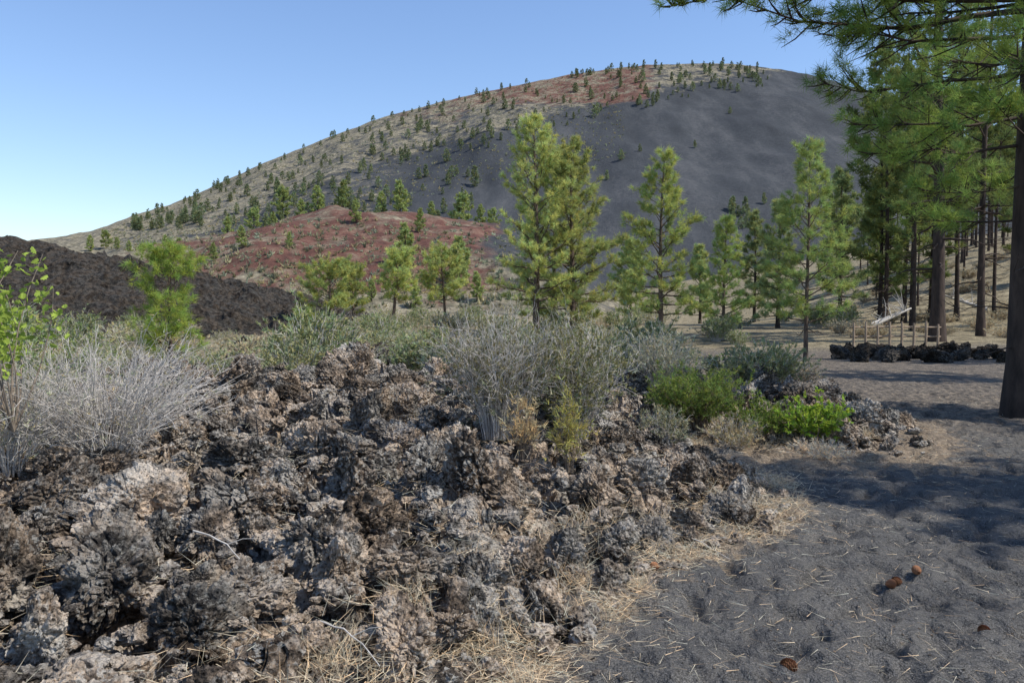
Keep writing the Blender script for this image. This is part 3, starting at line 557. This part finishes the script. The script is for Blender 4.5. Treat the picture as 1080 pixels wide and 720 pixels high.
for i in range(40):
    Yd=rs.uniform(34,80); px=rs.uniform(890,1085); lab='tan dry bush on the grassy floor of the forest stand'
    pshrub(px,Yd,SH[2],lab,'dry_bush','bush',rs.rand()*6,rs.uniform(.8,1.8),'tan dry bushes on the forest floor')
def sapling():
    r=np.random.RandomState(5); lob=np.array([(0,0),(.12,.18),(.34,.22),(.22,.36),(.42,.5),(.26,.6),(.3,.82),(0,1),(-.3,.82),(-.26,.6),(-.42,.5),(-.22,.36),(-.34,.22),(-.12,.18)])
    st=[];Lf=[]; s=np.linspace(0,1,6)
    for i in range(14):
        e=np.array([r.uniform(-.45,.5),r.uniform(-.3,.3),r.uniform(.7,1.45)]); p=np.outer(s,e)+np.outer(s*(1-s),r.normal(size=3)*.3); st.append(p)
        for j in range(46):
            u=r.uniform(.5,1); c=np.array([np.interp(u,s,p[:,q]) for q in range(3)]); Lf.append(c+r.normal(size=3)*.04)
    V,Fc=tubes(np.array(st),np.tile(.008*(1-.75*s),(14,1)),5)
    Vl=[];Fl=[];cl=[];k=0
    for c in Lf:
        d=nrm(r.normal(size=3)+np.array([0,0,.3])); sd_=nrm(np.cross(d,r.normal(size=3))); L=r.uniform(.035,.065); nn=np.cross(d,sd_)
        c0=c+d*.02; v=c0+np.outer(lob[:,1]*L,d)+np.outer(lob[:,0]*L,sd_)+np.outer(np.abs(lob[:,0])*L*.4,nn)
        m=c0+d*L*.5; Vl.append(np.vstack([v,m])); Fl.append(np.array([[k+a,k+(a+1)%14,k+14] for a in range(14)])); k+=15; cl.append(np.full((15,3),r.uniform(.7,1.3))*np.array([1.05,.88,1.3]))
    return [('stems',mk('stems',V,Fc,M_brown,True)),('foliage',mk('foliage',np.concatenate(Vl),np.concatenate(Fl),M_green,False,np.concatenate(cl)))]
x,y,z=at(12,370,5.5); thing('leafy_sapling',sapling(),'bright green broad-leaved sapling at the left edge','sapling',(x,y,.72))
# ---------------------------------------------------------------- litter
def flat_straw(name,Cs,L,w,mat,label,up=.12):
    n=len(Cs); a=rs.rand(n)*6.28; D=np.stack([np.cos(a),np.sin(a),rs.normal(size=n)*up],1)
    V,Fc,cc=tuft(Cs,D,1,L,w,.05,rs,(1,1,1),.4); tag(ob(name,mk(name,V,Fc,mat,False,cc)),label,'litter',None,'stuff')
def k1(x,y): s=sdp(x,y); return (s<.02)&(rs.rand(len(x))<.09+np.exp(-np.abs(s)/.22))
Pq=cand(6500,lambda n:(lambda y:(rs.uniform(-.3,.72,n)*y,y))(2.6+rs.rand(n)**1.3*11),k1)
flat_straw('pine_needle_litter',np.stack([Pq[:,0],Pq[:,1],ground_h(Pq[:,0],Pq[:,1])+.008],1),.11,.0012,M_straw,'fallen straw-coloured pine needles on the cinder ground')
def k2(x,y): s=sdp(x,y); return (s>-.2)&(s<4)&(rs.rand(len(x))<.24+.7*np.exp(-np.abs(s-.0)/.3))&(perlin(np.stack([x*1.6,y*1.6,x*0],1),5)>-.15+.2*(s>.6))
Pq=cand(16000,lambda n:(lambda y:(rs.uniform(-.7,.4,n)*y,y))(2.4+rs.rand(n)*7),k2); hb=np.maximum(0,lava_base(Pq[:,0],Pq[:,1])[0])
flat_straw('straw_litter',np.stack([Pq[:,0],Pq[:,1],hb+rs.uniform(-.12,.03,len(Pq))*(hb>.1)+.01],1),.13,.0014,M_straw,'matted dry grass and needles caught between lava rocks',.4)
Pq=cand(90,lambda n:(lambda y:(rs.uniform(-.3,.45,n)*y,y))(2.9+rs.rand(n)*6.5),lambda x,y:(lambda s:(s>-.15)&(s<.6))(sdp(x,y))); hb=np.maximum(0,lava_base(Pq[:,0],Pq[:,1])[0])
Cs=np.repeat(np.stack([Pq[:,0],Pq[:,1],hb],1),26,0)+rs.normal(size=(90*26,3))*np.array([.05,.05,0]); D=np.tile([0,0,.55],(len(Cs),1)); V,Fc,cc=tuft(Cs,D,2,.14,.0016,.6,rs,(1,1,1),.35)
tag(ob('dry_grass',mk('dry_grass',V,Fc,M_straw,False,cc)),'dry grass tufts along the lava edge','grass',None,'stuff')
def pcone():
    r=np.random.RandomState(9); n=90; i=np.arange(n); t=(i+.5)/n; a=i*2.399; prf=np.sin(np.pi*(t*.86+.1))**.7
    c=np.stack([np.cos(a)*.022*prf,np.sin(a)*.022*prf,.08*t],1); rd=np.stack([np.cos(a),np.sin(a),.5+t],1); rd=nrm(rd); sdv=np.stack([-np.sin(a),np.cos(a),0*a],1); L=.016*prf+.004; W=.009*prf+.002
    V=np.stack([c-sdv*W[:,None]*.5,c+sdv*W[:,None]*.5,c+rd*L[:,None]+sdv*W[:,None],c+rd*L[:,None]*1.25+np.array([0,0,.002]),c+rd*L[:,None]-sdv*W[:,None]],1).reshape(-1,3)
    Fc=(np.arange(n)[:,None]*5+np.array([[0,1,2,4]])).reshape(-1,4); F2=np.stack([np.arange(n)*5+4,np.arange(n)*5+2,np.arange(n)*5+3],1)
    tri=np.concatenate([Fc[:,[0,1,2]],Fc[:,[0,2,3]],F2]); return [('scales',mk('scales',V,tri,M_cone))]
PC=pcone()
core=tubes(np.array([[[0,0,0],[0,0,.02],[0,0,.05],[0,0,.08]]]),np.array([[.008,.02,.02,.004]]),8); PC.append(('core',mk('core',core[0],core[1],M_cone,True)))
for px,py,lab in [(840,700,'pine cone lying nearest the bottom of the frame on cinder'),(969,608,'reddish-brown pine cone, right one of the three together'),(951,615,'pine cone, middle one of the three together'),(934,617,'pine cone, left one of the three together'),(1043,661,'small pine cone near the right edge on cinder'),(694,599,'small pine cone close to the lava edge')]:
    a,b,c=ray(px,py); t=(0-CAMZ)/c; e=thing('pine_cone',PC,lab,'pine cone',(a*t,b*t,gz(a*t,b*t)+.024),px,.9 if px==840 else .68); e.rotation_euler=(1.45,.1,px*1.3)
def stick(p0,p1,r,lab):
    s=np.linspace(0,1,8); p0=np.array(p0);p1=np.array(p1); P=p0+np.outer(s,p1-p0)+np.outer(np.sin(s*3.1),[0,.02,.03])+rs.normal(size=(8,3))*.004
    d=(p1-p0); Q=np.array([P[4]+d*0,P[4]+d*.15+np.array([.03,.02,.05]),P[4]+d*.3+np.array([.05,.05,.07])]); V,Fc=tubes(P[None],(r*(1-.6*s))[None],6); V2,F2=tubes(Q[None],np.array([[r*.5,r*.35,.001]]),5)
    tag(ob('dead_stick',mk('dead_stick',np.concatenate([V,V2]),np.concatenate([Fc,F2+len(V)]),M_bleach,True)),lab,'stick')
stick(at(335,655,3.3),at(400,700,3.0),.005,'thin bleached stick lying across rocks at bottom left of centre')
stick(at(205,560,4.0),at(262,600,3.8),.005,'thin bleached stick among the left lava rocks')
stick(at(700,560,5.4),at(770,590,5.0),.005,'thin bleached stick at the low lava edge')
fe=ob('wooden_fence',None,None,(at(900,360,30)[0],30,0)); tag(fe,'low weathered wooden post-and-rail fence beyond the black ledge','fence')
x0=fe.location.x
for i in range(8):
    xx=i*.45; hh=rs.uniform(.85,1.05); zz=gz(x0+xx,30); V,Fc=tubes(np.array([[[xx,0,-.2],[xx+.01,0,hh*.6],[xx,0,hh]]])+np.array([0,0,zz]),np.array([[.05,.048,.04]]),8); ob('post',mk('post',V,Fc,M_fence,True),fe)
for z_ in (.45,.8):
    V,Fc=tubes(np.array([[[-.1,.07,z_],[1.6,.07,z_+.02],[3.3,.07,z_]]])+np.array([0,0,gz(x0+1.5,30)]),np.array([[.035,.035,.03]]),7); ob('rail',mk('rail',V,Fc,M_fence,True),fe)
def snag():
    r=np.random.RandomState(77); s=np.linspace(0,1,7); Ps=[]; Rs=[]
    Ps.append(np.outer(s,[2.6,.3,.9])+np.array([0,0,.2])); Rs.append(.16*(1-.7*s))
    for i in range(26):
        b=Ps[0][r.randint(1,6)]; d=r.normal(size=3); d[2]=abs(d[2])+.3; Ps.append(b+np.outer(s,nrm(d)*r.uniform(.5,1.4))+np.outer(s*s,r.normal(size=3)*.2)); Rs.append(.03*(1-.85*s))
    V,Fc=tubes(np.array(Ps),np.array(Rs),6); return mk('fallen_tree',V,Fc,M_bleach,True)
x=at(918,360,42)[0]; tag(ob('fallen_tree',snag(),None,(x,42,gz(x,42)+.1),(0,0,.2)),'bleached fallen dead tree with bare branches behind the fence','dead tree')
x=at(1040,360,52)[0]; tag(ob('fallen_tree',snag(),None,(x,52,gz(x,52)+.1),(0,0,2.2)),'grey fallen dead tree among the forest trunks','dead tree')
# ---------------------------------------------------------------- light, sky, camera
el=math.radians(53); azs=math.radians(108)
sd_=(math.sin(azs)*math.cos(el),math.cos(azs)*math.cos(el),math.sin(el))
from mathutils import Vector
s=bpy.data.lights.new('sun','SUN'); s.energy=5.0; s.angle=math.radians(.5); s.color=(1,.95,.86); so=bpy.data.objects.new('sun',s); C.objects.link(so); so.rotation_euler=Vector(sd_).to_track_quat('Z','Y').to_euler()
w=bpy.data.worlds.new('World'); bpy.context.scene.world=w; w.use_nodes=True; nt=w.node_tree; bg=nt.nodes['Background']; sk=nt.nodes.new('ShaderNodeTexSky'); sk.sky_type='NISHITA'; sk.sun_disc=False; sk.sun_elevation=el; sk.sun_rotation=azs; sk.altitude=0; sk.air_density=1.2; sk.dust_density=.2; sk.ozone_density=2.5
q=N(nt); tint=q.mix(1.,sk.outputs[0],(1.03,1.09,1.26),'MULTIPLY')
nt.links.new(tint,bg.inputs[0]); bg.inputs[1].default_value=.145
cam=bpy.data.cameras.new('camera'); cam.sensor_width=36; cam.lens=F/1080*36; cam.clip_end=9000; cam.clip_start=.05; co=bpy.data.objects.new('camera',cam); C.objects.link(co); co.location=(0,0,CAMZ); co.rotation_euler=(math.pi/2-TH,0,0)
sc=bpy.context.scene; sc.camera=co; sc.view_settings.view_transform='Standard'; sc.view_settings.look='None'; sc.view_settings.exposure=0
